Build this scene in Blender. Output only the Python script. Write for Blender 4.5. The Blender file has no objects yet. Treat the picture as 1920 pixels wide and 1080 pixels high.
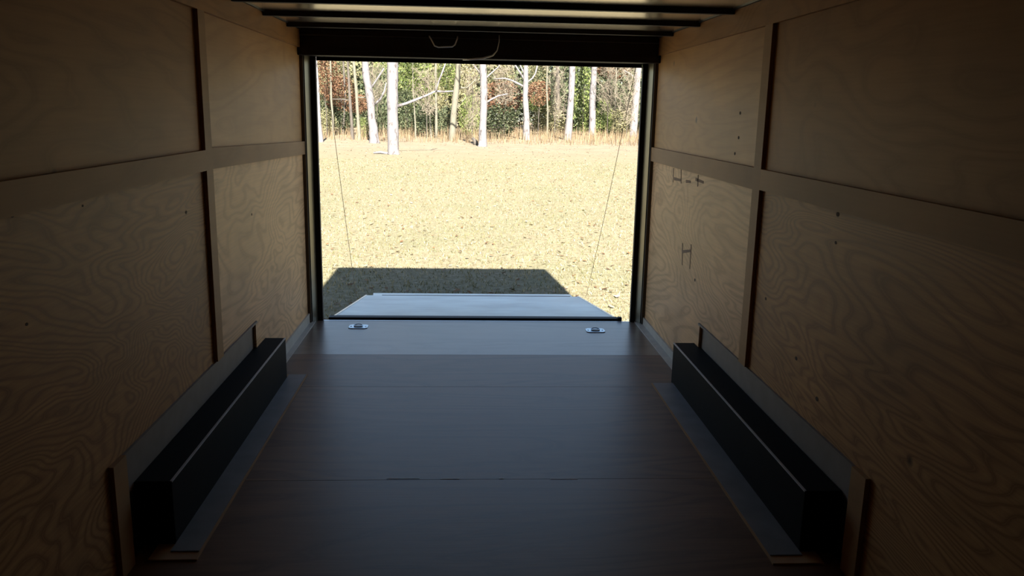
import bpy, math, random
from mathutils import Vector, Matrix

SC = bpy.context.scene
COL = SC.collection

# ------------------------------------------------------------------ camera
F, PITCH, YAW, ROLL, CAMH = 1537.17, 0.21329, 0.05804, 0.01972, 1.5462
cp, sp, cy, sy, cr, sr = (math.cos(PITCH), math.sin(PITCH), math.cos(YAW), math.sin(YAW), math.cos(ROLL), math.sin(ROLL))
FW = Vector((sy * cp, cy * cp, -sp))
R0 = Vector((cy, -sy, 0)); U0 = R0.cross(FW)
RT = cr * R0 + sr * U0; UP = -sr * R0 + cr * U0
cd = bpy.data.cameras.new('camera'); cam = bpy.data.objects.new('camera', cd); COL.objects.link(cam)
cd.sensor_width = 36.0; cd.lens = 36.0 * F / 1920.0; cd.clip_start = 0.05; cd.clip_end = 600
m = Matrix((RT, UP, -FW)).transposed().to_4x4(); m.translation = Vector((0, 0, CAMH)); cam.matrix_world = m
SC.camera = cam

# ------------------------------------------------------------------ light
SC.view_settings.view_transform = 'Standard'; SC.view_settings.look = 'None'
SC.view_settings.gamma = 1.0; SC.view_settings.use_curve_mapping = False
SC.view_settings.exposure = 0.0
SUN_DIR = Vector((-0.39, 4.1, -2.55)).normalized()
w = bpy.data.worlds.new('world'); SC.world = w; w.use_nodes = True
nt = w.node_tree; nt.nodes.clear()
wo = nt.nodes.new('ShaderNodeOutputWorld'); bg = nt.nodes.new('ShaderNodeBackground')
sk = nt.nodes.new('ShaderNodeTexSky'); sk.sky_type = 'NISHITA'; sk.sun_disc = False
sk.sun_elevation = math.asin(-SUN_DIR.z); sk.sun_rotation = math.atan2(-SUN_DIR.x, -SUN_DIR.y)
sk.air_density = 1.0; sk.dust_density = 1.0; sk.ozone_density = 1.0
nt.links.new(sk.outputs[0], bg.inputs[0]); nt.links.new(bg.outputs[0], wo.inputs[0])
bg.inputs[1].default_value = 0.26
sl = bpy.data.lights.new('sun', 'SUN'); so = bpy.data.objects.new('sun', sl); COL.objects.link(so)
sl.energy = 40.0; sl.angle = math.radians(0.6); sl.color = (1.0, 0.885, 0.75)
so.rotation_euler = SUN_DIR.to_track_quat('-Z', 'Y').to_euler(); so.location = (2, -8, 12)

# ------------------------------------------------------------------ helpers
def ray(px, py):
    return FW + RT * ((px - 960) / F) - UP * ((py - 540) / F)
def at_y(px, py, y):
    d = ray(px, py); return Vector((0, 0, CAMH)) + d * (y / d.y)

class MB:
    def __init__(s): s.v = []; s.f = []
    def add(s, vs, fs):
        b = len(s.v); s.v += [tuple(v) for v in vs]; s.f += [tuple(i + b for i in f) for f in fs]; return s
    def box(s, x0, x1, y0, y1, z0, z1):
        if x0 > x1: x0, x1 = x1, x0
        if y0 > y1: y0, y1 = y1, y0
        if z0 > z1: z0, z1 = z1, z0
        return s.add([(x0, y0, z0), (x1, y0, z0), (x1, y1, z0), (x0, y1, z0), (x0, y0, z1), (x1, y0, z1), (x1, y1, z1), (x0, y1, z1)],
                     [(0, 3, 2, 1), (4, 5, 6, 7), (0, 1, 5, 4), (1, 2, 6, 5), (2, 3, 7, 6), (3, 0, 4, 7)])
    def extr(s, poly, axis, a, b):
        # poly: 2D points in the plane across `axis`, extruded from a to b
        n = len(poly)
        def P(p, t):
            return (t, p[0], p[1]) if axis == 0 else ((p[0], t, p[1]) if axis == 1 else (p[0], p[1], t))
        vs = [P(p, a) for p in poly] + [P(p, b) for p in poly]
        fs = [tuple(range(n))[::-1], tuple(range(n, 2 * n))] + [(i, (i + 1) % n, n + (i + 1) % n, n + i) for i in range(n)]
        return s.add(vs, fs)
    def tube(s, pts, rad, n=8, cap=True):
        pts = [Vector(p) for p in pts]
        if not hasattr(rad, '__len__'): rad = [rad] * len(pts)
        rings = []
        up = Vector((0, 0, 1))
        ref = None
        for i, p in enumerate(pts):
            d = (pts[min(i + 1, len(pts) - 1)] - pts[max(i - 1, 0)]).normalized()
            if ref is None: ref = d.orthogonal().normalized()
            a = (ref - d * ref.dot(d)).normalized(); ref = a; b = d.cross(a)
            rings.append([p + (a * math.cos(2 * math.pi * k / n) + b * math.sin(2 * math.pi * k / n)) * rad[i] for k in range(n)])
        vs = [v for r in rings for v in r]; fs = []
        for i in range(len(pts) - 1):
            for k in range(n):
                fs.append((i * n + k, i * n + (k + 1) % n, (i + 1) * n + (k + 1) % n, (i + 1) * n + k))
        if cap: fs += [tuple(range(n))[::-1], tuple(range(len(vs) - n, len(vs)))]
        return s.add(vs, fs)
    def build(s, name, mat, parent=None, smooth=False, bevel=0, origin=None):
        me = bpy.data.meshes.new(name)
        vs = s.v
        if origin is not None:
            o_ = origin; vs = [(v[0] - o_[0], v[1] - o_[1], v[2] - o_[2]) for v in s.v]
        me.from_pydata(vs, [], s.f); me.validate(); me.update()
        if smooth: me.shade_smooth()
        me.materials.append(mat)
        o = bpy.data.objects.new(name, me); COL.objects.link(o)
        if origin is not None: o.location = origin
        if parent is not None: o.parent = parent
        if bevel:
            b = o.modifiers.new('bevel', 'BEVEL'); b.width = bevel; b.segments = 2; b.limit_method = 'ANGLE'
        return o
def tag(o, label=None, cat=None, group=None, kind=None):
    for k, v in (('label', label), ('category', cat), ('group', group), ('kind', kind)):
        if v: o[k] = v
    return o
def empty(name, loc=(0, 0, 0)):
    o = bpy.data.objects.new(name, None); COL.objects.link(o); o.location = loc; o.empty_display_size = .1; return o

class NT:
    def __init__(s, name, rough=0.6, metal=0.0, spec=0.5):
        s.m = bpy.data.materials.new(name); s.m.use_nodes = True; s.t = s.m.node_tree
        s.b = s.t.nodes['Principled BSDF']; s.out = s.t.nodes['Material Output']
        s.b.inputs['Roughness'].default_value = rough; s.b.inputs['Metallic'].default_value = metal
        s.b.inputs['Specular IOR Level'].default_value = spec
    def n(s, typ, **kw):
        nd = s.t.nodes.new(typ)
        for k, v in kw.items(): setattr(nd, k, v)
        return nd
    def l(s, a, b): s.t.links.new(a, b)
    def obj(s, scale=(1, 1, 1), rnd=0.0, rot=(0, 0, 0)):
        tc = s.n('ShaderNodeTexCoord'); v = tc.outputs['Object']
        if rnd:
            oi = s.n('ShaderNodeObjectInfo'); mu = s.n('ShaderNodeMath', operation='MULTIPLY'); mu.inputs[1].default_value = rnd
            s.l(oi.outputs['Random'], mu.inputs[0])
            va = s.n('ShaderNodeVectorMath', operation='ADD'); s.l(v, va.inputs[0]); s.l(mu.outputs[0], va.inputs[1]); v = va.outputs[0]
        mp = s.n('ShaderNodeMapping'); mp.inputs['Scale'].default_value = scale; mp.inputs['Rotation'].default_value = rot
        s.l(v, mp.inputs['Vector']); return mp.outputs[0]
    def noise(s, vec, scale, detail=2, rough=0.5, dist=0.0):
        nd = s.n('ShaderNodeTexNoise'); s.l(vec, nd.inputs['Vector'])
        nd.inputs['Scale'].default_value = scale; nd.inputs['Detail'].default_value = detail
        nd.inputs['Roughness'].default_value = rough; nd.inputs['Distortion'].default_value = dist
        return nd.outputs['Fac']
    def ramp(s, fac, stops):
        r = s.n('ShaderNodeValToRGB'); e = r.color_ramp.elements
        while len(e) < len(stops): e.new(0.5)
        for el, (p, c) in zip(e, stops):
            el.position = p; el.color = (c[0], c[1], c[2], 1) if hasattr(c, '__len__') else (c, c, c, 1)
        s.l(fac, r.inputs[0]); return r.outputs[0]
    def math(s, op, a, b=None, c=None):
        nd = s.n('ShaderNodeMath', operation=op)
        for i, x in enumerate((a, b, c)):
            if x is None: continue
            if isinstance(x, (int, float)): nd.inputs[i].default_value = x
            else: s.l(x, nd.inputs[i])
        return nd.outputs[0]
    def mix(s, fac, a, b, mode='MIX'):
        nd = s.n('ShaderNodeMix', data_type='RGBA', blend_type=mode)
        for i, x in ((0, fac), (6, a), (7, b)):
            if isinstance(x, (int, float)): nd.inputs[i].default_value = x
            elif isinstance(x, tuple): nd.inputs[i].default_value = (*x[:3], 1)
            else: s.l(x, nd.inputs[i])
        return nd.outputs[2]
    def bump(s, h, strength=0.3, dist=0.01):
        b = s.n('ShaderNodeBump'); b.inputs['Strength'].default_value = strength; b.inputs['Distance'].default_value = dist
        s.l(h, b.inputs['Height']); s.l(b.outputs[0], s.b.inputs['Normal'])
    def color(s, c):
        if isinstance(c, tuple): s.b.inputs['Base Color'].default_value = (*c, 1)
        else: s.l(c, s.b.inputs['Base Color'])

def flat(name, c, rough=0.6, metal=0.0, spec=0.5, var=0.12, nscale=12):
    t = NT(name, rough, metal, spec); v = t.obj()
    n = t.noise(v, nscale, 4)
    t.color(t.mix(1.0, c, t.ramp(n, [(0.25, (1 - var,) * 3), (0.75, (1 + var,) * 3)]), 'MULTIPLY'))
    return t.m

def plywood(name, light, dark, rings=11.0, along='y', rough=0.6, knots=True, spec=0.35, contrast=1.0):
    t = NT(name, rough, 0, spec)
    sc = {'y': (1, 0.30, 1.15), 'x': (0.30, 1.6, 1)}[along]
    v = t.obj(sc, rnd=37.0)
    low = t.noise(v, 1.3, 3.2, 0.5, 0.6)
    lines = t.math('PINGPONG', t.math('MULTIPLY', low, rings * 2), 1.0)
    lines = t.ramp(lines, [(0.0, 0.0), (0.55, 0.25), (0.9, 1.0), (1.0, 0.55)])
    fsc = {'y': (1, 2.0, 60), 'x': (2.5, 70, 1)}[along]
    fine = t.noise(t.obj(fsc, rnd=11.0), 1.6, 3, 0.6)
    blotch = t.noise(t.obj((1, .8, 1), rnd=5.0), 2.2, 3, 0.5)
    c = t.mix(t.math('MULTIPLY', lines, 0.55 * contrast), light, dark)
    c = t.mix(t.math('MULTIPLY', t.ramp(fine, [(0.35, 0), (0.75, 1)]), 0.35 * contrast), c, dark)
    c = t.mix(1.0, c, t.ramp(blotch, [(0.25, (.78, .76, .74)), (0.75, (1.12, 1.10, 1.06))]), 'MULTIPLY')
    if knots:
        vo = t.n('ShaderNodeTexVoronoi'); vo.inputs['Scale'].default_value = 2.1
        t.l(t.obj((1, 1, 1), rnd=23.0), vo.inputs['Vector'])
        k = t.ramp(vo.outputs['Distance'], [(0.022, 1.0), (0.05, 0.0)])
        pick = t.n('ShaderNodeSeparateColor'); t.l(vo.outputs['Color'], pick.inputs[0])
        k = t.math('MULTIPLY', k, t.math('GREATER_THAN', pick.outputs[0], 0.55))
        c = t.mix(t.math('MULTIPLY', k, 0.85), c, (0.045, 0.02, 0.01))
    t.color(c); t.bump(fine, 0.12, 0.002)
    return t.m

M = {}
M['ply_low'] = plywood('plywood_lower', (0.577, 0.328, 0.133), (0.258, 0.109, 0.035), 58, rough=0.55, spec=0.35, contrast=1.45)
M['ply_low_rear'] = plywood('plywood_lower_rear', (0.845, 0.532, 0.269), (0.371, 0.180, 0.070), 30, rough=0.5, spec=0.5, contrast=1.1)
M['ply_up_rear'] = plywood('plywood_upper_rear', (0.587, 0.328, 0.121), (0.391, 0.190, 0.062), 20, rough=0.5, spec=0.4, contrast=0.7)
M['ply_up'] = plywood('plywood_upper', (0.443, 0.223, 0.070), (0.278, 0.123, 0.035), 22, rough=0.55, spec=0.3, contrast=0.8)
M['batten'] = plywood('batten_wood', (0.43, 0.255, 0.12), (0.30, 0.16, 0.07), 8, knots=False, rough=0.6, spec=0.3, contrast=0.6)
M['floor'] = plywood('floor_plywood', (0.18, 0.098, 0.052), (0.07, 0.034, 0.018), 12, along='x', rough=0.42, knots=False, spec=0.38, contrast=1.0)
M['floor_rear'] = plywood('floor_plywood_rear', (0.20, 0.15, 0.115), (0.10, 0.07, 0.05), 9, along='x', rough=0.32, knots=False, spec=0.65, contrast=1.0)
M['black'] = flat('black_paint', (0.012, 0.012, 0.013), 0.38, 0, 0.5)
M['rib'] = flat('black_rib_paint', (0.010, 0.010, 0.010), 0.5)
M['seal'] = flat('black_rubber', (0.008, 0.008, 0.009), 0.6, 0, 0.3)
M['header'] = flat('dark_header_paint', (0.026, 0.020, 0.018), 0.6, 0, 0.2)
M['fender'] = flat('black_fender_paint', (0.007, 0.005, 0.004), 0.6, 0, 0.06, 0.3, 6)
M['flange'] = flat('grey_flange_steel', (0.19, 0.185, 0.19), 0.5, 0.2, 0.5, 0.15, 9)
M['galv'] = flat('galvanised_jamb', (0.27, 0.25, 0.20), 0.3, 0.8, 0.5, 0.1, 5)
M['post'] = flat('brown_door_post', (0.09, 0.07, 0.055), 0.45, 0.2)
M['roof'] = flat('bare_roof_sheet', (0.95, 0.84, 0.72), 0.21, 1.0, 0.5, 0.06, 3)
M['chrome'] = flat('zinc_plate', (0.42, 0.50, 0.56), 0.3, 0.9)
M['handle'] = flat('pale_handle', (0.85, 0.83, 0.80), 0.4, 0.3)
M['shell'] = flat('white_skin', (0.7, 0.7, 0.7), 0.4)
M['sillstrip'] = flat('bright_sill_edge', (0.55, 0.56, 0.58), 0.3, 0.8)
M['cable'] = flat('steel_cable', (0.16, 0.12, 0.09), 0.5, 0.3)
M['kick'] = flat('grey_kick_trim', (0.22, 0.195, 0.19), 0.6, 0.0)
M['base'] = flat('pale_grey_base_trim', (0.50, 0.46, 0.40), 0.45, 0.0)
M['knot'] = flat('dark_knot', (0.05, 0.022, 0.012), 0.8)
M['pencil'] = flat('pencil_mark', (0.30, 0.19, 0.12), 0.8)

# ------------------------------------------------------------------ trailer shell
XL, XR = -1.134, 1.326
YF, YR = -1.30, 5.90
H = 2.03; TOPZ = 2.056
LPX, RPX = XL - 0.008, XR + 0.008      # face of the plywood
PROUD = 0.018                          # battens stand this far out
def side(s):                            # helpers for the two mirrored walls: (sign into the room, plywood face)
    return (1, LPX) if s == 'left' else (-1, RPX)

def wallpoly(y0, y1, z0, z1, notch=None):
    if notch is None: return [(y0, z0), (y1, z0), (y1, z1), (y0, z1)]
    n0, n1, nz = notch
    if n0 <= y0: return [(n1, z0), (y1, z0), (y1, z1), (y0, z1), (y0, nz), (n1, nz)]
    return [(y0, z0), (n0, z0), (n0, nz), (y1, nz), (y1, z1), (y0, z1)]

SPEC = {
 'left':  dict(joint=3.70, b0=3.65, b1=3.742, near=(1.265, 1.355, 1.265, 1.353), far=(1.266, 1.359, 1.219, 1.307), nz=0.388, n0=2.62, n1=4.40, leg=(2.515, 2.615), w0=2.735, w1=4.60, wx=-1.0285, wz=0.246, fl=-0.93, f0=2.64, f1=4.65, kick=0.075, strip=0.034),
 'right': dict(joint=3.69, b0=3.632, b1=3.725, near=(1.222, 1.318, 1.218, 1.310), far=(1.212, 1.312, 1.212, 1.309), nz=0.374, n0=2.535, n1=4.455, leg=(2.43, 2.53), w0=2.637, w1=4.545, wx=1.2131, wz=0.241, fl=1.096, f0=2.57, f1=4.50, kick=0.058, strip=0.046),
}
for s, S in SPEC.items():
    sg, px = side(s)
    wl = MB().box(px - sg * 0.05, px - sg * 0.058 - sg*0.01, YF, 6.02, -0.06, TOPZ + .02).build('wall_' + s, M['shell'])
    tag(wl, '%s plywood-lined side wall of the cargo trailer' % s, kind='structure')
    wl['category'] = 'wall'
    # four plywood sheets
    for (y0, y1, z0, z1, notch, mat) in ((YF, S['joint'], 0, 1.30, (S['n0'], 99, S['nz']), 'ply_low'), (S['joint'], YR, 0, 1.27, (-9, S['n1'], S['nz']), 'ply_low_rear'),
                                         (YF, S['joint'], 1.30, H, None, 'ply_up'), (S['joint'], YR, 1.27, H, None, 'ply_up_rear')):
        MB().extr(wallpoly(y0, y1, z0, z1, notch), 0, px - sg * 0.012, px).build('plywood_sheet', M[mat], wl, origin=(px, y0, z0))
    # notch edge furring so that the cut is closed
    fr = MB()
    fr.box(px - sg * 0.012, px - sg * 0.05, S['n0'] - .01, S['n1'] + .012, S['nz'], S['nz'] + .03)
    fr.box(px - sg * 0.012, px - sg * 0.05, S['n1'], S['n1'] + .03, 0, S['nz'])
    fr.box(px - sg * 0.012, px - sg * 0.05, S['n0'] - .03, S['n0'], 0, S['nz'])
    fr.build('notch_frame', M['batten'], wl)
    # vertical batten, legs, top band
    a, b = px, px + sg * PROUD
    MB().box(a, b, S['b0'], S['b1'], S['nz'] + .012, H - .095).build('batten', M['batten'], wl, origin=(px, S['b0'], 0))
    MB().box(a, b, YF, YR, H - .095, H + .02).build('top_band', M['ply_up'], wl, origin=(px, YF, H - .09))
    MB().box(a, b, S['leg'][0], S['leg'][1], 0, S['nz'] + .012).build('batten', M['batten'], wl, origin=(px, S['leg'][0], 0))
    MB().box(a, px + sg * 0.010, S['leg'][1], S['n1'], S['nz'], S['nz'] + .010).build('notch_lip', M['kick'], wl, origin=(px, S['n0'], S['nz']))
    MB().box(a, b, YR - .028, YR, 0.08, H - .095).build('batten', M['seal'], wl)
    # mid bands: near and far pieces
    for nm, ya, yb in (('near', YF, S['b0']), ('far', S['b1'], YR)):
        l0, t0, l1, t1 = S[nm]
        MB().extr([(ya, l0), (yb, l1), (yb, t1), (ya, t0)], 0, a, b).build('mid_band', M['batten'], wl, origin=(px, ya, l0))
    # the bit of band that crosses behind the batten
    # baseboard behind the wheel well
    bb = MB()
    bb.box(a, px + sg * .012, S['w1'] + .002, YR, 0.0, S['kick'])
    bb.box(px + sg * .012, px + sg * (.012 + S['strip']), S['w1'] + .002, YR + .04, 0.0, 0.006)
    bo = bb.build('baseboard_' + s, M['base']); tag(bo, 'low grey angle trim along the foot of the %s wall near the opening' % s, kind='structure'); bo['category'] = 'trim'
    # wheel well cover
    rx = px - sg * 0.016
    ww = empty('wheel_well_cover', (S['wx'], (S['w0'] + S['w1']) / 2, 0))
    tag(ww, {'left': 'long black box over the wheel along the left wall', 'right': 'long black box over the wheel along the right wall'}[s], 'wheel well cover', 'wheel well covers')
    def wpart(mb, name, mat, **k):
        o = mb.build(name, mat, None, **k); o.parent = ww; o.matrix_parent_inverse = Matrix.Translation(-ww.location); return o
    bxo = wpart(MB().box(S['wx'], rx, S['w0'], S['w1'], 0, S['wz']), 'box', M['fender'], bevel=0.004)
    ed = MB().extr([(S['wx'] - sg*.0 + sg * .0015, S['wz'] - .004), (S['wx'] + sg * .0015, S['wz'] + .0015), (S['wx'] - sg * .006, S['wz'] + .0015), (S['wx'] - sg * .006, S['wz'] - .004)], 1, S['w0'] + .004, S['w1'] - .004)  # thin strip: skylight caught on the box corner, put in as pale colour
    wpart(ed, 'edge_glint', flat('edge_highlight_' + s, (0.45, 0.44, 0.46), 0.4, 0.3))['label'] = 'thin pale painted highlight along the top corner'
    eb = [c for c in ww.children if c.name.startswith('edge_glint')][0]; eb.parent = bxo
    wpart(MB().box(S['wx'], S['fl'], S['f0'] + .04, S['f1'], 0.006, 0.010), 'floor_flange', M['flange'])['label'] = 'grey steel floor flange'
    wpart(MB().box(S['wx'] - sg * .06, S['fl'] + sg * .008, S['f0'] - .01, S['f1'] + .012, 0.0, 0.006), 'shim', M['batten'])['label'] = 'thin tan wooden shim under the flange'
    wpart(MB().box(rx, rx - sg * .003, S['leg'][1] - .02, S['n1'], S['wz'] - .02, S['nz']), 'wall_flange', M['kick'])['label'] = 'flat grey strip above the box'

# floor: full-width plywood sheets laid across, seams as real gaps
fl = MB().box(LPX - .05, RPX + .05, YF - .02, 6.0, -0.06, -0.018).build('floor', M['black'])
tag(fl, 'dark plywood trailer floor of sheets laid across', kind='structure'); fl['category'] = 'floor'
seams = [YF, -0.40, 0.82, 2.04, 3.258, 4.46, 5.085, 5.945]
for a, b in zip(seams[:-1], seams[1:]):
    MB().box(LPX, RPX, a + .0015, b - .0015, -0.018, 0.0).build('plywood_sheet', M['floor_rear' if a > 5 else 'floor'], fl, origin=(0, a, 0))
MB().box(-1.05, 1.245, 5.945, 5.962, -0.018, 0.001).build('sill_strip', M['sillstrip'], fl)['label'] = 'bright metal sill edge'
# front wall behind the camera
fw = MB().box(LPX, RPX, YF - .02, YF, 0, TOPZ).build('wall_front', M['black']); tag(fw, 'dark front wall behind the viewer', kind='structure'); fw['category'] = 'wall'

# ceiling with ribs
ce = MB().box(LPX - .06, RPX + .06, YF - .02, 6.03, TOPZ, TOPZ + .004).build('ceiling', M['roof'])
tag(ce, 'shiny metal roof skin above black cross ribs', kind='structure'); ce['category'] = 'ceiling'
MB().box(LPX - .06, RPX + .06, YF - .04, 6.05, TOPZ + .01, 2.14).build('roof_panel', M['shell'], ce)
y = 5.40
while y > YF + .1:
    MB().box(LPX, RPX, y, y + .038, H, TOPZ).build('rib', M['rib'], ce)
    y -= 0.615
for s in ('left', 'right'):
    sg, px = side(s)
    MB().box(px, px + sg * .03, YF, YR, H + .02, TOPZ).build('cove_rail', M['rib'], ce)

# outer lower frame (visible only from outside, holds the trailer above the ground)
uf = MB()
uf.box(LPX - .06, RPX + .06, YF, 6.0, -.16, -.06)
uo = uf.build('trim_1', M['black']); tag(uo, 'black steel frame under the trailer floor', kind='structure'); uo['category'] = 'frame'

# ------------------------------------------------------------------ rear opening
dr = MB().box(LPX - .06, RPX + .06, 5.80, 5.985, 1.885, TOPZ).build('door_1', M['header'], bevel=.004)
tag(dr, 'black steel frame around the open rear ramp doorway', kind='structure'); dr['category'] = 'doorway'
for s in ('left', 'right'):
    sg, px = side(s)
    xw = XL if s == 'left' else XR; xo = -1.05 if s == 'left' else 1.245
    x1 = xw + sg * .052
    MB().extr([(xw + sg * .012, 5.90), (xw + sg * .020, 5.885), (xw + sg * .048, 5.945), (xw + sg * .012, 5.945)] [::(1 if s=='left' else -1)], 2, 0.0, 1.885).build('jamb', M['galv'], dr)['label'] = 'bright steel door jamb'
    MB().box(px, xw + sg * .014, 5.86, 5.945, 0.0, 1.885).build('door_post', M['post'], dr)
    MB().box(px - sg * .06, xo, 5.945, 5.985, -.02, 1.885).build('door_seal', M['seal'], dr, bevel=.003)
    MB().box(px - sg * .06, px, 5.90, 5.985, 0, TOPZ).build('corner_post', M['black'], dr)
MB().box(LPX + .02, RPX - .02, 5.788, 5.80, 2.012, 2.018).build('header_lip', flat('grey_lip', (0.09, 0.085, 0.085), .3, .3), dr)
MB().box(LPX + .08, RPX - .08, 5.79, 5.80, 1.915, 1.925).build('header_lip', M['header'], dr)
MB().box(-1.05, 1.245, 5.985, 6.0, 1.86, 1.90).build('door_seal', M['seal'], dr)

# grab handle on the header
p = [at_y(805, 68, 5.77), at_y(808, 73, 5.745), at_y(815, 86, 5.73), at_y(822, 88.5, 5.73), at_y(848, 87.5, 5.73), at_y(853, 84, 5.735), at_y(857, 74, 5.75), at_y(858, 69, 5.79)]
hb = MB().tube([(p[0].x, 5.80, p[0].z)] + p, 0.0045, 8)
ho = hb.build('grab_handle', M['handle'], smooth=True); tag(ho, 'small pale U-shaped handle hanging on the black header above the opening', 'handle')
p = [at_y(936, 66, 5.79), at_y(936, 78, 5.76), at_y(932, 95, 5.73), at_y(924, 104, 5.72), at_y(905, 109.5, 5.72), at_y(880, 111.5, 5.74), at_y(868, 112, 5.79)]
co = MB().tube(p, [0.002, .003, .004, .005, .006, .006, .004], 8).build('release_cord', M['handle'], smooth=True)
tag(co, 'thin curved pale cord hanging from the header right of the handle', 'cord')

# ------------------------------------------------------------------ ramp door
HY, HZ, EY, EZ = 6.05, 0.0, 8.47, -0.352
sl_ = (EZ - HZ) / (EY - HY)
ramp = empty('ramp_door', (0.07, HY, HZ))
tag(ramp, 'pale wooden ramp door lowered from the rear sill onto the grass', 'ramp')
def rpart(mb, name, mat, **k):
    o = mb.build(name, mat, None, **k); o.parent = ramp; o.matrix_parent_inverse = Matrix.Translation(-ramp.location); return o
M['ramp'] = plywood('ramp_boards', (0.76, 0.84, 0.82), (0.60, 0.66, 0.66), 5, along='x', rough=0.5, knots=False, spec=0.4, contrast=0.8)
M['ramp_edge'] = flat('ramp_edge_metal', (0.85, 0.84, 0.82), 0.3, 0.3)
def slab(x0, x1, ya, yb, th=0.05, lift=0.0, x0b=None, x1b=None):
    x0b = x0 if x0b is None else x0b; x1b = x1 if x1b is None else x1b
    za, zb = HZ + (ya - HY) * sl_ + lift, HZ + (yb - HY) * sl_ + lift
    return MB().add([(x0, ya, za - th), (x1, ya, za - th), (x1b, yb, zb - th), (x0b, yb, zb - th), (x0, ya, za), (x1, ya, za), (x1b, yb, zb), (x0b, yb, zb)],
                    [(0, 3, 2, 1), (4, 5, 6, 7), (0, 1, 5, 4), (1, 2, 6, 5), (2, 3, 7, 6), (3, 0, 4, 7)])
rpart(slab(-0.985, 1.145, 6.06, 8.12), 'deck', M['ramp'])
rpart(slab(-0.93, 1.10, 8.14, 8.47, .03, -0.004, -0.965, 1.105), 'flap', M['ramp'])['label'] = 'narrow hinged end flap of the ramp'
rpart(slab(-0.84, 1.07, 8.118, 8.142, .02, 0.004), 'flap_hinge', M['black'])['label'] = 'dark hinge line across the ramp'
rpart(slab(-1.0, -0.985, 6.06, 8.10, .055, .006), 'edge_trim', M['ramp_edge'])
rpart(slab(1.145, 1.16, 6.06, 8.12, .055, .006), 'edge_trim', M['ramp_edge'])
rpart(MB().box(-1.02, 1.165, 5.995, 6.065, -.045, .012), 'hinge_bar', M['seal'], bevel=.006)['label'] = 'black hinge bar at the sill'
rpart(MB().box(1.160, 1.19, 5.99, 6.03, -.03, .022), 'hinge_end', M['seal'], bevel=.004)
for nm, lab, a, b in (('l', 'thin cable from the upper left of the opening down to the ramp', at_y(609, 112, 6.0), at_y(668, 556, 8.08)),
                  ('r', 'thin cable from the upper right of the opening down to the ramp', at_y(1193, 122, 6.0), at_y(1098, 560, 8.08))):
    pts = []
    for i in range(13):
        t = i / 12; q = a.lerp(b, t); q.z -= 0.05 * math.sin(math.pi * t); pts.append(q)
    o = MB().tube(pts, 0.0022, 6).build('ramp_cable', M['cable']); tag(o, lab, 'cable', 'ramp cables')

# D-rings in the floor
def dring(x, y, lab):
    e = empty('tie_down_ring', (x, y, 0)); tag(e, lab, 'tie-down ring', 'tie-down rings in the floor')
    pb = MB().extr([(-.068, -.035), (-.05, -.052), (.05, -.052), (.068, -.035), (.068, .035), (.05, .052), (-.05, .052), (-.068, .035)], 2, 0.0, 0.005)
    pb.build('plate', M['chrome'], e, bevel=.002)
    MB().box(-.028, .028, -.030, .030, 0.0045, 0.0058).build('recess', flat('dark_recess', (0.02, 0.03, 0.045), .4), e)['label'] = 'dark recess in the middle of the plate'
    pts = []
    for i in range(25):
        a = 2 * math.pi * i / 24; pts.append((0.030 * math.cos(a), 0.024 * math.sin(a), 0.011 + .004 * math.sin(a)))
    MB().tube(pts, 0.0042, 8, cap=False).build('ring', M['chrome'], e, smooth=True)
    for sx in (-1, 1):
        pts = [(sx * .052 + .006 * math.cos(a), .006 * math.sin(a)) for a in [k * math.pi / 3 for k in range(6)]]
        MB().extr(pts, 2, .004, .0075).build('bolt_head', M['chrome'], e)
dring(-0.768, 5.765, 'left silver tie-down ring plate on the floor by the sill')
dring(0.940, 5.690, 'right silver tie-down ring plate on the floor by the sill')

# pencilled letters on the right-hand rear sheet
def mark(lines, name, lab):
    mb = MB()
    x = RPX - .0006
    for a, b in lines:
        def hit(q):
            d = ray(*q); t = x / d.x; return Vector((0, 0, CAMH)) + d * t
        A, B = hit(a), hit(b); n = 6; w_ = .010
        d = (B - A).normalized(); o = Vector((0, -d.z, d.y)) * w_
        for k in range(1):
            vs = [A - o, A + o, B + o * .7, B - o * .7]
            mb.add([(x - .0005, v.y, v.z) for v in vs] + [(x + .0006, v.y, v.z) for v in vs], [(0, 1, 2, 3), (7, 6, 5, 4), (0, 4, 5, 1), (1, 5, 6, 2), (2, 6, 7, 3), (3, 7, 4, 0)])
    o = mb.build(name, M['pencil'], WALL_R); o['label'] = lab
WALL_R = bpy.data.objects['wall_right']
mark([((1263, 315), (1262, 342)), ((1277, 316), (1277, 344)), ((1264, 335), (1277, 338)), ((1286, 340), (1295, 341)), ((1309, 328), (1308, 350)), ((1304, 336), (1319, 342))], 'pencil_letters', 'faint hand-drawn letters H-4')
mark([((1279.5, 456), (1279, 497)), ((1296, 458), (1293, 504)), ((1280, 472), (1295, 470))], 'pencil_letters', 'faint hand-drawn letter H')

# dark knots in the sheets
for side_, pts in (('left', [(349, 398, 4), (155, 386, 3), (23, 405, 4), (50, 608, 4), (472, 402, 3)]),
                   ('right', [(1388, 212, 4), (1385, 258, 4), (1378, 288, 4), (1303, 525, 4), (1571, 402, 6), (1567, 455, 4), (1405, 452, 4), (1436, 560, 4), (1493, 672, 5), (1846, 467, 5), (1532, 748, 6)])):
    sg, px = side(side_)
    for (u, v_, rp) in pts:
        d = ray(u, v_); tt = px / d.x; c_ = Vector((0, 0, CAMH)) + d * tt
        r_ = rp / F * c_.y * .8
        MB().extr([(c_.y + r_ * 1.5 * math.cos(k * .7854), c_.z + r_ * math.sin(k * .7854)) for k in range(8)], 0, px - .0004, px + sg * .0008).build('knot', M['knot'], bpy.data.objects['wall_' + side_])
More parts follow.
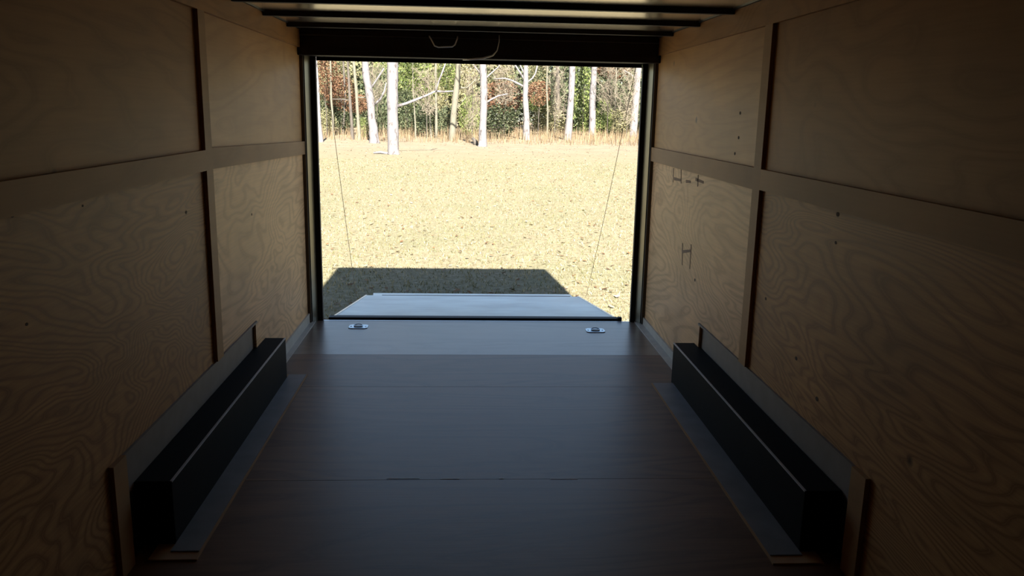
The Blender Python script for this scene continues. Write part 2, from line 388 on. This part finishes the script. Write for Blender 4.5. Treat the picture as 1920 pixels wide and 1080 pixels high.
# splintered pale bits along the floor seam
for xa, xb, ya in ((-.33, -.19, 3.268), (-.10, -.02, 3.262), (.37, .49, 3.255), (.15, .17, 3.262)):
    MB().box(xa, xb, ya, ya + .006, 0, .0012).build('splinter', M['base'], fl)['label'] = 'pale splinter along the floor seam'

# ------------------------------------------------------------------ ground
G = -0.41
t = NT('field_ground', 0.95, 0, 0.15)
v = t.obj()
n1 = t.noise(v, 0.55, 5, 0.6); n2 = t.noise(t.obj((1, 1, 1)), 14, 5, 0.7); n3 = t.noise(t.obj((1, .6, 1)), 45, 4, 0.7)
c = t.ramp(n2, [(0.28, (0.047, 0.047, 0.028)), (0.40, (0.125, 0.116, 0.073)), (0.56, (0.163, 0.153, 0.103)), (0.74, (0.249, 0.237, 0.181))])
c = t.mix(t.ramp(n1, [(0.45, 0.0), (0.75, 0.45)]), c, (0.090, 0.112, 0.060))
c = t.mix(t.ramp(n3, [(0.33, 0.45), (0.5, 0.0)]), c, (0.065, 0.047, 0.028))
# farther off, brown leaf litter under the trees
sx = t.n('ShaderNodeSeparateXYZ'); t.l(v, sx.inputs[0])
wob = t.math('MULTIPLY_ADD', n1, 9.0, sx.outputs['Y'])
far = t.ramp(t.math('MULTIPLY', wob, 0.01), [(0.36, 0.0), (0.48, 0.85)])
n4 = t.noise(t.obj((1, 1, 1)), 1.4, 4, 0.6)
lit = t.ramp(n4, [(0.3, (0.120, 0.103, 0.086)), (0.5, (0.176, 0.142, 0.099)), (0.7, (0.172, 0.155, 0.133))])
c = t.mix(far, c, lit)
t.color(c); t.bump(n2, 0.5, 0.03)
M['field'] = t.m
import mathutils
nz = mathutils.noise.noise
gx = [-90 + i * 3.0 for i in range(61)]; gy = [-20 + i * 2.0 for i in range(86)]
gv = []; gf = []
def gheight(x, y):
    k = min(1.0, max(0.0, (y - 9) / 12.0))
    k += min(1.0, max(0.0, (abs(x) - 4) / 10.0)) if y <= 9 else 0
    return G + min(k, 1) * 0.10 * nz(Vector((x * .09, y * .07, 3.3)))
for yy in gy:
    for xx in gx: gv.append((xx, yy, gheight(xx, yy)))
W_ = len(gx)
for j in range(len(gy) - 1):
    for i in range(W_ - 1):
        a = j * W_ + i; gf.append((a, a + 1, a + W_ + 1, a + W_))
g = MB(); g.add(gv, gf); go = g.build('ground', M['field'], smooth=True)
tag(go, 'sunlit straw-coloured field with brown leaf litter', kind='structure'); go['category'] = 'field'

# grass blades and fallen leaves: nobody could count them
rnd = random.Random(5)
def hexmat(name, cols, rough=0.8, trans=0.25, nscale=3.0):
    t = NT(name, rough, 0, 0.2)
    gi = t.n('ShaderNodeNewGeometry')
    c = t.ramp(gi.outputs['Random Per Island'], [(i / (len(cols) - 1), cc) for i, cc in enumerate(cols)])
    t.color(c)
    if trans:
        tr = t.n('ShaderNodeBsdfTranslucent'); t.l(c, tr.inputs[0])
        mx = t.n('ShaderNodeMixShader'); mx.inputs[0].default_value = trans
        t.l(t.b.outputs[0], mx.inputs[1]); t.l(tr.outputs[0], mx.inputs[2]); t.l(mx.outputs[0], t.out.inputs[0])
    return t.m
M['blade'] = hexmat('grass_blades', [(0.060, 0.069, 0.026), (0.138, 0.125, 0.065), (0.206, 0.185, 0.107), (0.292, 0.267, 0.172)])
M['litter'] = hexmat('leaf_litter', [(0.043, 0.026, 0.017), (0.103, 0.060, 0.030), (0.155, 0.103, 0.060), (0.241, 0.206, 0.163)], trans=.1)
mb = MB()
for i in range(70000):
    u = rnd.random(); yy = 6.1 + 26 * u ** 2.0; hw = 2.0 + yy * 0.30
    xx = 0.3 + rnd.uniform(-hw, hw)
    if -1.02 < xx < 1.18 and yy < 8.5: continue
    z = gheight(xx, yy); a = rnd.uniform(0, 6.28); h = rnd.uniform(.015, .05); wd = rnd.uniform(.003, .006) * (1 + yy * .05)
    dx, dy = math.cos(a) * wd, math.sin(a) * wd; lx, ly = rnd.uniform(-.03, .03), rnd.uniform(-.03, .03)
    mb.add([(xx - dx, yy - dy, z - .004), (xx + dx, yy + dy, z - .004), (xx + lx, yy + ly, z + h)], [(0, 1, 2)])
go2 = mb.build('grass', M['blade']); tag(go2, 'short dry grass blades over the field', 'grass', kind='stuff')
mb = MB()
for i in range(5200):
    u = rnd.random(); yy = 6.3 + 48 * u ** 1.25; hw = 2.2 + yy * 0.34
    xx = 0.3 + rnd.uniform(-hw, hw)
    if -1.05 < xx < 1.22 and yy < 8.55: continue
    z = gheight(xx, yy) + rnd.uniform(.012, .03); r = rnd.uniform(.018, .045); a = rnd.uniform(0, 6.28)
    tx, ty = rnd.uniform(-.5, .5), rnd.uniform(-.5, .5); vs = []
    for k in range(5):
        rr = r * (1.0 if k % 2 == 0 else .6); b = a + k * 1.2566
        ox, oy = rr * math.cos(b), rr * math.sin(b) * .7; vs.append((xx + ox, yy + oy, z + ox * tx + oy * ty))
    mb.add(vs, [(0, 1, 2, 3, 4)])
lo = mb.build('fallen_leaves', M['litter']); tag(lo, 'dry brown leaves scattered over the grass', 'leaves', kind='stuff')

# ------------------------------------------------------------------ wood beyond the field
def barkmat(name, lightc, darkc, thr=0.42):
    t = NT(name, 0.85, 0, 0.2)
    n = t.noise(t.obj((1, 1, .45), rnd=9.), 5.5, 5, 0.65)
    n2 = t.noise(t.obj((1, 1, .25), rnd=4.), 22, 3, 0.6)
    c = t.ramp(n, [(thr - .10, darkc), (thr, lightc)])
    c = t.mix(t.ramp(n2, [(0.3, .35), (0.55, 0)]), c, darkc)
    t.color(c); t.bump(n2, 0.4, 0.02); return t.m
M['bark_white'] = barkmat('pale_bark', (0.113, 0.113, 0.121), (0.044, 0.040, 0.042), .45)
M['bark_cream'] = barkmat('cream_bark', (0.092, 0.092, 0.075), (0.053, 0.048, 0.040), .40)
M['bark_grey'] = barkmat('grey_bark', (0.057, 0.053, 0.048), (0.026, 0.023, 0.021), .45)
def gpt(px, py):                                   # point on the field seen at a pixel
    d = ray(px, py); tt = (G - CAMH) / d.z; return Vector((0, 0, CAMH)) + d * tt
def mpp(y): return y / (F * 0.98)                  # metres per pixel at a depth
def limb(rng, a, d, L, r, mb, depth=0):
    pts = [Vector(a)]; rad = [r]; n = 5
    d = d.normalized()
    for i in range(n):
        d = (d + Vector((rng.uniform(-.2, .2), rng.uniform(-.2, .2), rng.uniform(-.08, .16)))).normalized()
        pts.append(pts[-1] + d * L / n); rad.append(r * (1 - .8 * (i + 1) / n))
    mb.tube(pts, rad, 5)
    if depth < 2:
        for k in range(3):
            j = rng.randint(1, n - 1)
            nd = (d + Vector((rng.uniform(-1, 1), rng.uniform(-1, 1), rng.uniform(0, .7)))).normalized()
            limb(rng, pts[j], nd, L * .55, rad[j] * .6, mb, depth + 1)
def tree(pts, mat, label, branches=(), top=11.0, crown=5, seed=1, dy=0.0, name='tree', group=None):
    rng = random.Random(seed)
    b = gpt(pts[0][0], pts[0][1]); Y = b.y + dy
    P = []; Rr = []
    for (x, y_, wpx) in pts:
        q = at_y(x, y_, Y); P.append(q); Rr.append(wpx * mpp(Y) / 2)
    base = Vector((P[0].x, Y, gheight(P[0].x, Y) - .05))
    e = empty(name, base); tag(e, label, 'tree', group)
    P[0].z = base.z; Rr[0] *= 1.25
    P.insert(1, P[0].lerp(P[1], .08)); Rr.insert(1, Rr[0] * .86)
    d = (P[-1] - P[-2]).normalized(); d.z = abs(d.z)
    cur = P[-1].copy(); r = Rr[-1]; steps = max(2, int((top - cur.z) / 1.2))
    for i in range(steps):
        d = (d + Vector((rng.uniform(-.06, .06), rng.uniform(-.06, .06), .1))).normalized()
        cur = cur + d * (top - P[-1].z if steps < 1 else 1.2); P.append(cur.copy()); Rr.append(r * (1 - .8 * (i + 1) / steps))
    # small lumps in outline
    PP, RR = [], []
    for i in range(len(P) - 1):
        for k in range(3):
            tt = k / 3; q = P[i].lerp(P[i + 1], tt); rr = Rr[i] * (1 - tt) + Rr[i + 1] * tt
            PP.append(q + Vector((rng.uniform(-.05, .05) * rr, 0, 0))); RR.append(rr * rng.uniform(.95, 1.06))
    PP.append(P[-1]); RR.append(Rr[-1])
    o = MB().tube([q - base for q in PP], RR, 12).build('trunk', mat, e, smooth=True)
    for br in branches:
        q = [at_y(x, y_, Y + k * .05) - base for k, (x, y_, w_) in enumerate(br)]
        MB().tube(q, [w_ * mpp(Y) / 2 for (_, _, w_) in br], 7).build('branch', mat, e, smooth=True)
    for k in range(crown):
        j = len(PP) - 1 - rng.randint(0, max(1, min(len(PP) - 8, 20)))
        if PP[j].z < 5.2: j = len(PP) - 1 - k % 4
        cb = MB(); a = rng.uniform(0, 6.28)
        limb(rng, PP[j] - base, Vector((math.cos(a), math.sin(a), .8)), rng.uniform(2, 3.6), RR[j] * .6, cb)
        cb.build('branch', mat, e, smooth=True)
    return e

W1 = M['bark_white']
tree([(702, 268, 17), (700, 240, 16), (697, 222, 14), (696, 205, 14), (694, 185, 14), (690, 160, 13), (686, 140, 13), (685, 112, 12)], W1,
     'kinked pale tree with a dark knot, just left of the thickest white trunk', [[(696, 165, 4), (706, 150, 3.5), (720, 128, 2.5)], [(700, 198, 4), (713, 186, 4), (721, 170, 3), (724, 155, 2)]], seed=1)
tree([(738, 290, 20), (737, 250, 20), (736, 200, 20), (736, 150, 19), (736, 110, 19)], W1, 'thickest and nearest white tree trunk, with one long branch to the right',
     [[(742, 200, 6), (762, 194, 5), (780, 187, 5), (800, 179, 4), (817, 171, 4), (832, 172, 3.5), (850, 171, 2.5)], [(817, 171, 3), (823, 152, 3), (829, 136, 3), (837, 114, 2.5)]], seed=2)
tree([(847, 262, 11), (850, 220, 11), (854, 180, 11), (858, 150, 10), (860, 115, 9)], M['bark_cream'], 'leaning cream-barked tree between the thickest white trunk and the next white one',
     [[(856, 167, 3), (866, 165, 3), (876, 164, 2.5), (885, 156, 2), (893, 148, 2)], [(852, 205, 2.5), (862, 196, 2), (874, 182, 1.5)]], seed=3)
tree([(905, 274, 15), (905, 240, 13), (907, 200, 13), (907, 160, 13), (905, 118, 12)], W1, 'white tree in the middle of the view with a dark stump at its left foot',
     [[(909, 195, 4), (920, 187, 3.5), (934, 180, 3), (952, 176, 2)], [(908, 150, 3), (918, 140, 3), (934, 126, 2), (942, 112, 1.5)], [(903, 140, 2.5), (893, 128, 2), (884, 116, 1.5)]], seed=4)
tree([(987, 262, 12), (987, 220, 11), (985, 180, 10), (986, 150, 9), (986, 118, 8)], W1, 'slim white tree with branches forking both ways, right of the middle',
     [[(985, 164, 4), (974, 158, 4), (960, 151, 3.5), (947, 147, 3), (925, 148, 2)], [(985, 152, 4), (975, 136, 3.5), (962, 116, 3)], [(986, 145, 3), (978, 128, 3), (970, 112, 2)],
      [(987, 156, 3), (998, 147, 3), (1004, 138, 3), (1009, 116, 2.5)]], seed=5)
tree([(1064, 262, 13), (1069, 207, 12), (1071, 180, 11), (1072, 158, 11), (1073, 119, 11)], W1, 'pale trunk left of the bright green shrub column', seed=6, top=13)
tree([(1110, 255, 12), (1111, 187, 12), (1113, 150, 11), (1115, 119, 11)], W1, 'pale trunk right of the bright green shrub column', seed=7, top=13)
tree([(1186, 256, 15), (1190, 215, 13), (1193, 180, 12), (1196, 140, 11), (1198, 119, 11)], W1, 'leaning white tree at the right edge of the opening', [[(1194, 150, 3), (1184, 140, 2.5), (1170, 132, 2)]], seed=8, top=13)
tree([(818, 262, 5), (818, 210, 4.5), (817, 160, 4), (817, 115, 3.5)], M['bark_cream'], 'thin straight cream sapling crossing the long branch', seed=9, crown=3, dy=3)
tree([(808, 260, 3.5), (807, 235, 3.5), (805, 210, 3), (804, 180, 2)], M['bark_cream'], 'short thin sapling just left of the straight cream sapling', seed=10, crown=2, top=6, dy=3)
tree([(661, 264, 6), (659, 225, 5.5), (656, 185, 5), (654, 150, 4)], M['bark_grey'], 'left one of two thin grey trunks near the left jamb', [[(656, 188, 2.5), (640, 186, 2), (622, 186, 2)]], seed=11, crown=3, dy=2)
tree([(674, 264, 7), (671, 220, 5.5), (668, 170, 5.5), (663, 112, 5)], M['bark_cream'], 'right one of two thin trunks near the left jamb', [[(669, 182, 2.5), (680, 183, 2), (692, 182, 1.5)]], seed=12, crown=3, dy=1)
tree([(625, 262, 4), (624, 225, 4), (621, 185, 3.5), (620, 130, 3)], M['bark_cream'], 'thin pale sapling near the left jamb', seed=13, crown=3, dy=5)
tree([(602, 267, 8), (600, 240, 7), (598, 215, 6), (596, 160, 5)], W1, 'white trunk half hidden by the left jamb', seed=14, crown=3)
tree([(1155, 252, 3.5), (1154, 200, 3), (1155, 150, 3), (1156, 119, 2.5)], M['bark_cream'], 'thin sapling left of the leaning white tree at the right', seed=15, crown=3)
tree([(1026, 256, 3.5), (1027, 210, 3), (1025, 165, 3), (1026, 125, 2.5)], M['bark_cream'], 'thin sapling between the forked tree and the green shrub column', seed=16, crown=3)
tree([(779, 262, 3), (779, 240, 3), (778, 222, 2.5), (776, 190, 2)], M['bark_cream'], 'thin sapling under the long branch', seed=17, crown=2, top=6, dy=4)
tree([(1044, 256, 8), (1046, 200, 7), (1046, 150, 7), (1045, 118, 6)], M['bark_grey'], 'dark grey trunk in the shade left of the green shrub column', seed=18, crown=3, dy=8)
tree([(643, 262, 4), (645, 220, 3.5), (647, 180, 3), (644, 120, 3)], M['bark_grey'], 'thin grey sapling among the rust-coloured leaves', seed=19, crown=3, dy=8)

# stump and fallen wood
b = gpt(893, 271); st = MB().tube([(0, 0, -.05), (-.05, 0, .18), (-.22, .02, .42)], [.16, .13, .07], 9).build('stump', M['bark_grey'], smooth=True)
st.location = (b.x, b.y, gheight(b.x, b.y)); tag(st, 'small dark leaning stump beside the middle white tree', 'stump')
a, b = gpt(700, 289), gpt(727, 290)
lg = MB().tube([(a.x, a.y, gheight(a.x, a.y) + .04), ((a.x + b.x) / 2, a.y + .05, gheight(a.x, a.y) + .07), (b.x, b.y, gheight(b.x, b.y) + .04)], [.04, .06, .05], 8).build('fallen_log', M['bark_white'], smooth=True)
tag(lg, 'thin white fallen log at the foot of the thickest white trunk', 'log')

# foliage meshes shared by copies
def leafmesh(name, mat, n, shape, size, seed, stretch=1.0):
    rng = random.Random(seed); mb = MB()
    for i in range(n):
        while True:
            x, y_, z = rng.uniform(-1, 1), rng.uniform(-1, 1), rng.uniform(0, 1)
            if shape == 'cone':
                if x * x + y_ * y_ < ((1 - z) * .95 + .05) ** 2 and rng.random() < .35 + (x * x + y_ * y_): break
            elif shape == 'ball':
                if x * x + y_ * y_ + (2 * z - 1) ** 2 < 1 and rng.random() < .3 + x * x + y_ * y_ + (2 * z - 1) ** 2: break
            else:
                r = .45 + .55 * math.sin(math.pi * min(1, z * .9 + .1))
                if x * x + y_ * y_ < r * r: break
        nlump = nz(Vector((x * 2.2 + seed, y_ * 2.2, z * 3.2)))
        if nlump < -.12 and rng.random() < .85: continue
        a = Vector((rng.gauss(0, 1), rng.gauss(0, 1), rng.gauss(0, 1))).normalized(); b_ = a.orthogonal().normalized()
        q = b_.cross(a); s_ = size * rng.uniform(.5, 1.3)
        a2 = a * s_ * stretch; c_ = Vector((x, y_, z)); a2.z /= 3; q.z /= 3
        mb.add([c_ - a2, c_ + q * s_ * .45, c_ + a2, c_ - q * s_ * .45], [(0, 1, 2, 3)])
    me = bpy.data.meshes.new(name); me.from_pydata(mb.v, [], mb.f); me.update(); me.materials.append(mat); return me
def twigmesh(name, mat, n, seed):
    rng = random.Random(seed); mb = MB()
    def grow(p, d, L_, r, lev):
        pts = [p]; rad = [r]; k_ = 4
        for k in range(k_):
            d = (d + Vector((rng.uniform(-.4, .4), rng.uniform(-.4, .4), rng.uniform(-.18, .18)))).normalized()
            pts.append(pts[-1] + d * L_ / k_); rad.append(max(.004, r * (1 - .17 * (k + 1))))
        mb.tube(pts, rad, 3, cap=False)
        if lev:
            for k in range(3):
                j = rng.randint(1, k_)
                nd = (d * .4 + Vector((rng.uniform(-1, 1), rng.uniform(-1, 1), rng.uniform(-.4, .7)))).normalized()
                grow(pts[j], nd, L_ * .6, max(.004, rad[j] * .6), lev - 1)
    for i in range(n):
        a = rng.uniform(0, 6.28); r0 = rng.uniform(0, .55)
        grow(Vector((r0 * math.cos(a), r0 * math.sin(a), rng.uniform(0, 1.9))), Vector((rng.uniform(-.7, .7), rng.uniform(-.7, .7), rng.uniform(.1, .9))).normalized(), rng.uniform(.3, .6), .011, 2)
    me = bpy.data.meshes.new(name); me.from_pydata([(v[0], v[1], v[2] / 2.4) for v in mb.v], [], mb.f); me.update(); me.materials.append(mat); return me
L = {
 'dark': hexmat('dark_evergreen_leaves', [(0.024, 0.037, 0.023), (0.044, 0.061, 0.032), (0.072, 0.087, 0.050), (0.106, 0.122, 0.074)]),
 'green': hexmat('bright_green_leaves', [(0.043, 0.066, 0.017), (0.080, 0.116, 0.032), (0.123, 0.158, 0.052), (0.171, 0.189, 0.085)]),
 'olive': hexmat('olive_leaves', [(0.064, 0.064, 0.035), (0.118, 0.118, 0.061), (0.170, 0.166, 0.092), (0.212, 0.204, 0.128)]),
 'rust': hexmat('rust_leaves', [(0.058, 0.030, 0.019), (0.116, 0.060, 0.035), (0.174, 0.098, 0.058), (0.225, 0.157, 0.109)]),
 'straw': hexmat('straw_stems', [(0.084, 0.059, 0.037), (0.126, 0.095, 0.057), (0.157, 0.129, 0.082), (0.175, 0.146, 0.097)]),
 'twig': barkmat('twig_bark', (0.138, 0.125, 0.099), (0.052, 0.045, 0.039), .42),
}
MESH = {
 'dark': leafmesh('dark_foliage', L['dark'], 2600, 'ball', .095, 1), 'darkcone': leafmesh('dark_cone_foliage', L['dark'], 3000, 'cone', .09, 2),
 'green': leafmesh('green_foliage', L['green'], 2600, 'col', .088, 3), 'olive': leafmesh('olive_foliage', L['olive'], 2200, 'col', .08, 4),
 'rust': leafmesh('rust_foliage', L['rust'], 2300, 'ball', .085, 5), 'twig': twigmesh('twig_spray', L['twig'], 80, 6),
 'stem': None,
}
sm = MB(); limb(random.Random(3), (0, 0, -.02), Vector((0, 0, 1)), .8, .035, sm); sme = bpy.data.meshes.new('stem'); sme.from_pydata(sm.v, [], sm.f); sme.materials.append(M['bark_grey']); MESH['stem'] = sme
def shrub(kind, px, ytop, ybot, wpx, Y, label, name='shrub', cat='shrub', group=None, seed=0):
    q0 = at_y(px, ybot, Y); q1 = at_y(px, ytop, Y); gz = gheight(q0.x, Y)
    w_ = wpx * mpp(Y) / 2; hgt = q1.z - q0.z
    e = empty(name, (q0.x, Y, gz)); tag(e, label, cat, group); e.rotation_euler[2] = seed * 1.7
    o = bpy.data.objects.new('twigs' if kind == 'twig' else 'foliage', MESH[kind]); COL.objects.link(o); o.parent = e
    o.location = (0, 0, max(0, q0.z - gz)); o.scale = (w_, w_, hgt)
    s_ = bpy.data.objects.new('stem', MESH['stem']); COL.objects.link(s_); s_.parent = e
    tot = q1.z - gz; s_.scale = (w_ * .8, w_ * .8, tot * .95)
    return e
E_ = 'understory at the edge of the wood'
items = [
 ('rust', 612, 105, 190, 60, 57, 'rust-leaved sapling in the upper left corner of the opening'),
 ('rust', 640, 140, 215, 60, 60, 'rust-leaved sapling behind the two thin trunks'),
 ('rust', 672, 175, 215, 36, 61, 'small rust-leaved sapling left of the kinked pale tree'),
 ('olive', 640, 100, 175, 60, 66, 'grey-green treelet above the rust leaves at the left'),
 ('dark', 632, 208, 262, 60, 60, 'low dark bush behind the thin sapling near the left jamb'),
 ('dark', 614, 170, 225, 40, 64, 'dark bush near the left jamb below the rust leaves'),
 ('olive', 612, 215, 264, 40, 58, 'low olive bush beside the left jamb'),
 ('green', 683, 225, 264, 26, 56, 'small bright green shrub at the foot of the kinked tree'),
 ('dark', 716, 130, 262, 40, 64, 'dark evergreen between the kinked tree and the thickest trunk'),
 ('twig', 706, 110, 200, 60, 58, 'bare brown shrub between the kinked tree and the thickest trunk'),
 ('green', 722, 100, 160, 40, 68, 'green treetop left of the thickest trunk'),
 ('green', 780, 95, 215, 74, 66, 'broad green treelet right of the thickest trunk'),
 ('dark', 765, 175, 264, 60, 63, 'dark evergreen bush right of the thickest trunk below its branch'),
 ('dark', 800, 205, 266, 60, 60, 'low dark bush behind the straight cream sapling'),
 ('twig', 800, 120, 220, 70, 57, 'bare grey shrub under the long branch'),
 ('olive', 822, 170, 262, 46, 67, 'olive bush between the cream sapling and the leaning cream tree'),
 ('green', 838, 95, 180, 44, 70, 'yellow-green treetop left of the leaning cream tree'),
 ('dark', 838, 205, 262, 34, 64, 'dark bush at the foot of the leaning cream tree'),
 ('olive', 878, 95, 262, 54, 68, 'tall olive treelet between the leaning cream tree and the middle white tree'),
 ('green', 880, 180, 256, 40, 66, 'green bush between the leaning cream tree and the middle white tree'),
 ('twig', 885, 110, 250, 60, 56, 'bare straw-coloured shrub left of the middle white tree'),
 ('rust', 940, 150, 215, 76, 60, 'broad rust-leaved bush between the two middle white trees'),
 ('dark', 936, 195, 258, 70, 58, 'round dark evergreen bush right of the middle white tree'),
 ('olive', 935, 95, 175, 60, 70, 'olive treetop between the two middle white trees'),
 ('twig', 945, 108, 200, 80, 58, 'bare pale shrub between the two middle white trees'),
 ('rust', 1010, 150, 200, 46, 66, 'rust-leaved sapling right of the forked white tree'),
 ('green', 1012, 180, 210, 46, 70, 'low green bush right of the forked white tree'),
 ('olive', 1005, 95, 160, 44, 76, 'olive treetop right of the forked white tree'),
 ('twig', 1040, 105, 230, 60, 66, 'bare grey shrub around the dark grey trunk'),
 ('dark', 1040, 140, 215, 40, 78, 'dark treelet behind the dark grey trunk'),
 ('olive', 1025, 205, 262, 70, 70, 'dull tawny bush between the forked tree and the green column'),
 ('green', 1091, 90, 256, 42, 74, 'bright green shrub column between two pale trunks'),
 ('green', 1130, 185, 254, 34, 70, 'bright green bush right of the green column'),
 ('twig', 1140, 100, 220, 70, 68, 'bare brown shrub right of the green column'),
 ('dark', 1160, 170, 225, 60, 78, 'dark hollow evergreen left of the leaning white tree'),
 ('olive', 1158, 205, 256, 56, 70, 'low olive bush left of the leaning white tree'),
 ('twig', 1175, 110, 240, 60, 64, 'bare grey shrub beside the leaning white tree'),
 ('rust', 1150, 95, 150, 70, 80, 'brownish treetop in the upper right of the opening'),
 ('dark', 1215, 120, 256, 60, 74, 'dark evergreen past the right edge of the opening'),
 ('olive', 585, 110, 264, 60, 66, 'olive treelet past the left edge of the opening'),
]
for i, (k, px, yt, yb, wpx, Y, lab) in enumerate(items):
    shrub(k, px, yt, yb, wpx, Y, lab, seed=i, name='bare_shrub' if k == 'twig' else ('treelet' if yb < 230 else 'shrub'), cat='shrub' if yb > 230 else 'tree', group=E_)
# deeper wood: rows of tall evergreens and bare trees
rng = random.Random(77)
kk = 0
for row, (Y, n, sp_, hgt) in enumerate(((84, 15, 4.2, 9.5), (92, 16, 4.6, 12.0), (101, 17, 5.0, 14.0))):
    for i in range(n):
        x = 4 + (i - n / 2 + .5) * sp_ + rng.uniform(-1, 1); yy = Y + rng.uniform(-2, 2)
        kind = rng.choice(['dark', 'olive', 'olive', 'darkcone', 'green'] if row else ['dark', 'olive', 'green', 'darkcone'])
        h_ = hgt * rng.uniform(.85, 1.15); gz = gheight(x, yy)
        e = empty('forest_tree', (x, yy, gz)); e.rotation_euler[2] = rng.uniform(0, 6)
        tag(e, {'dark': 'dark evergreen tree deep in the wood behind the pale trunks', 'darkcone': 'dark pointed evergreen deep in the wood behind the pale trunks', 'olive': 'olive-brown leafy tree deep in the wood behind the pale trunks', 'green': 'yellow-green leafy tree deep in the wood behind the pale trunks'}[kind], 'tree', {'dark': 'dark evergreens deep in the wood', 'darkcone': 'pointed evergreens deep in the wood', 'olive': 'olive trees deep in the wood', 'green': 'yellow-green trees deep in the wood'}[kind])
        o = bpy.data.objects.new('foliage', MESH[kind]); COL.objects.link(o); o.parent = e; o.scale = (sp_ * .72, sp_ * .72, h_)
        s_ = bpy.data.objects.new('stem', MESH['stem']); COL.objects.link(s_); s_.parent = e; s_.scale = (3, 3, h_ * .9)
# dry tall grass along the wood edge
mb = MB()
for i in range(9000):
    yy = rng.uniform(50, 72); hw = 22; xx = 4 + rng.uniform(-hw, hw); z = gheight(xx, yy)
    h = rng.uniform(.15, .75) * (1 if rng.random() < .8 else 1.7); a = rng.uniform(0, 6.28); wd = rng.uniform(.012, .03)
    dx, dy = math.cos(a) * wd, math.sin(a) * wd; lx, ly = rng.uniform(-.15, .15), rng.uniform(-.15, .15)
    mb.add([(xx - dx, yy - dy, z - .02), (xx + dx, yy + dy, z - .02), (xx + lx, yy + ly, z + h)], [(0, 1, 2)])
do = mb.build('dry_grass', L['straw']); tag(do, 'tall dry straw-coloured grass along the edge of the wood', 'grass', kind='stuff')
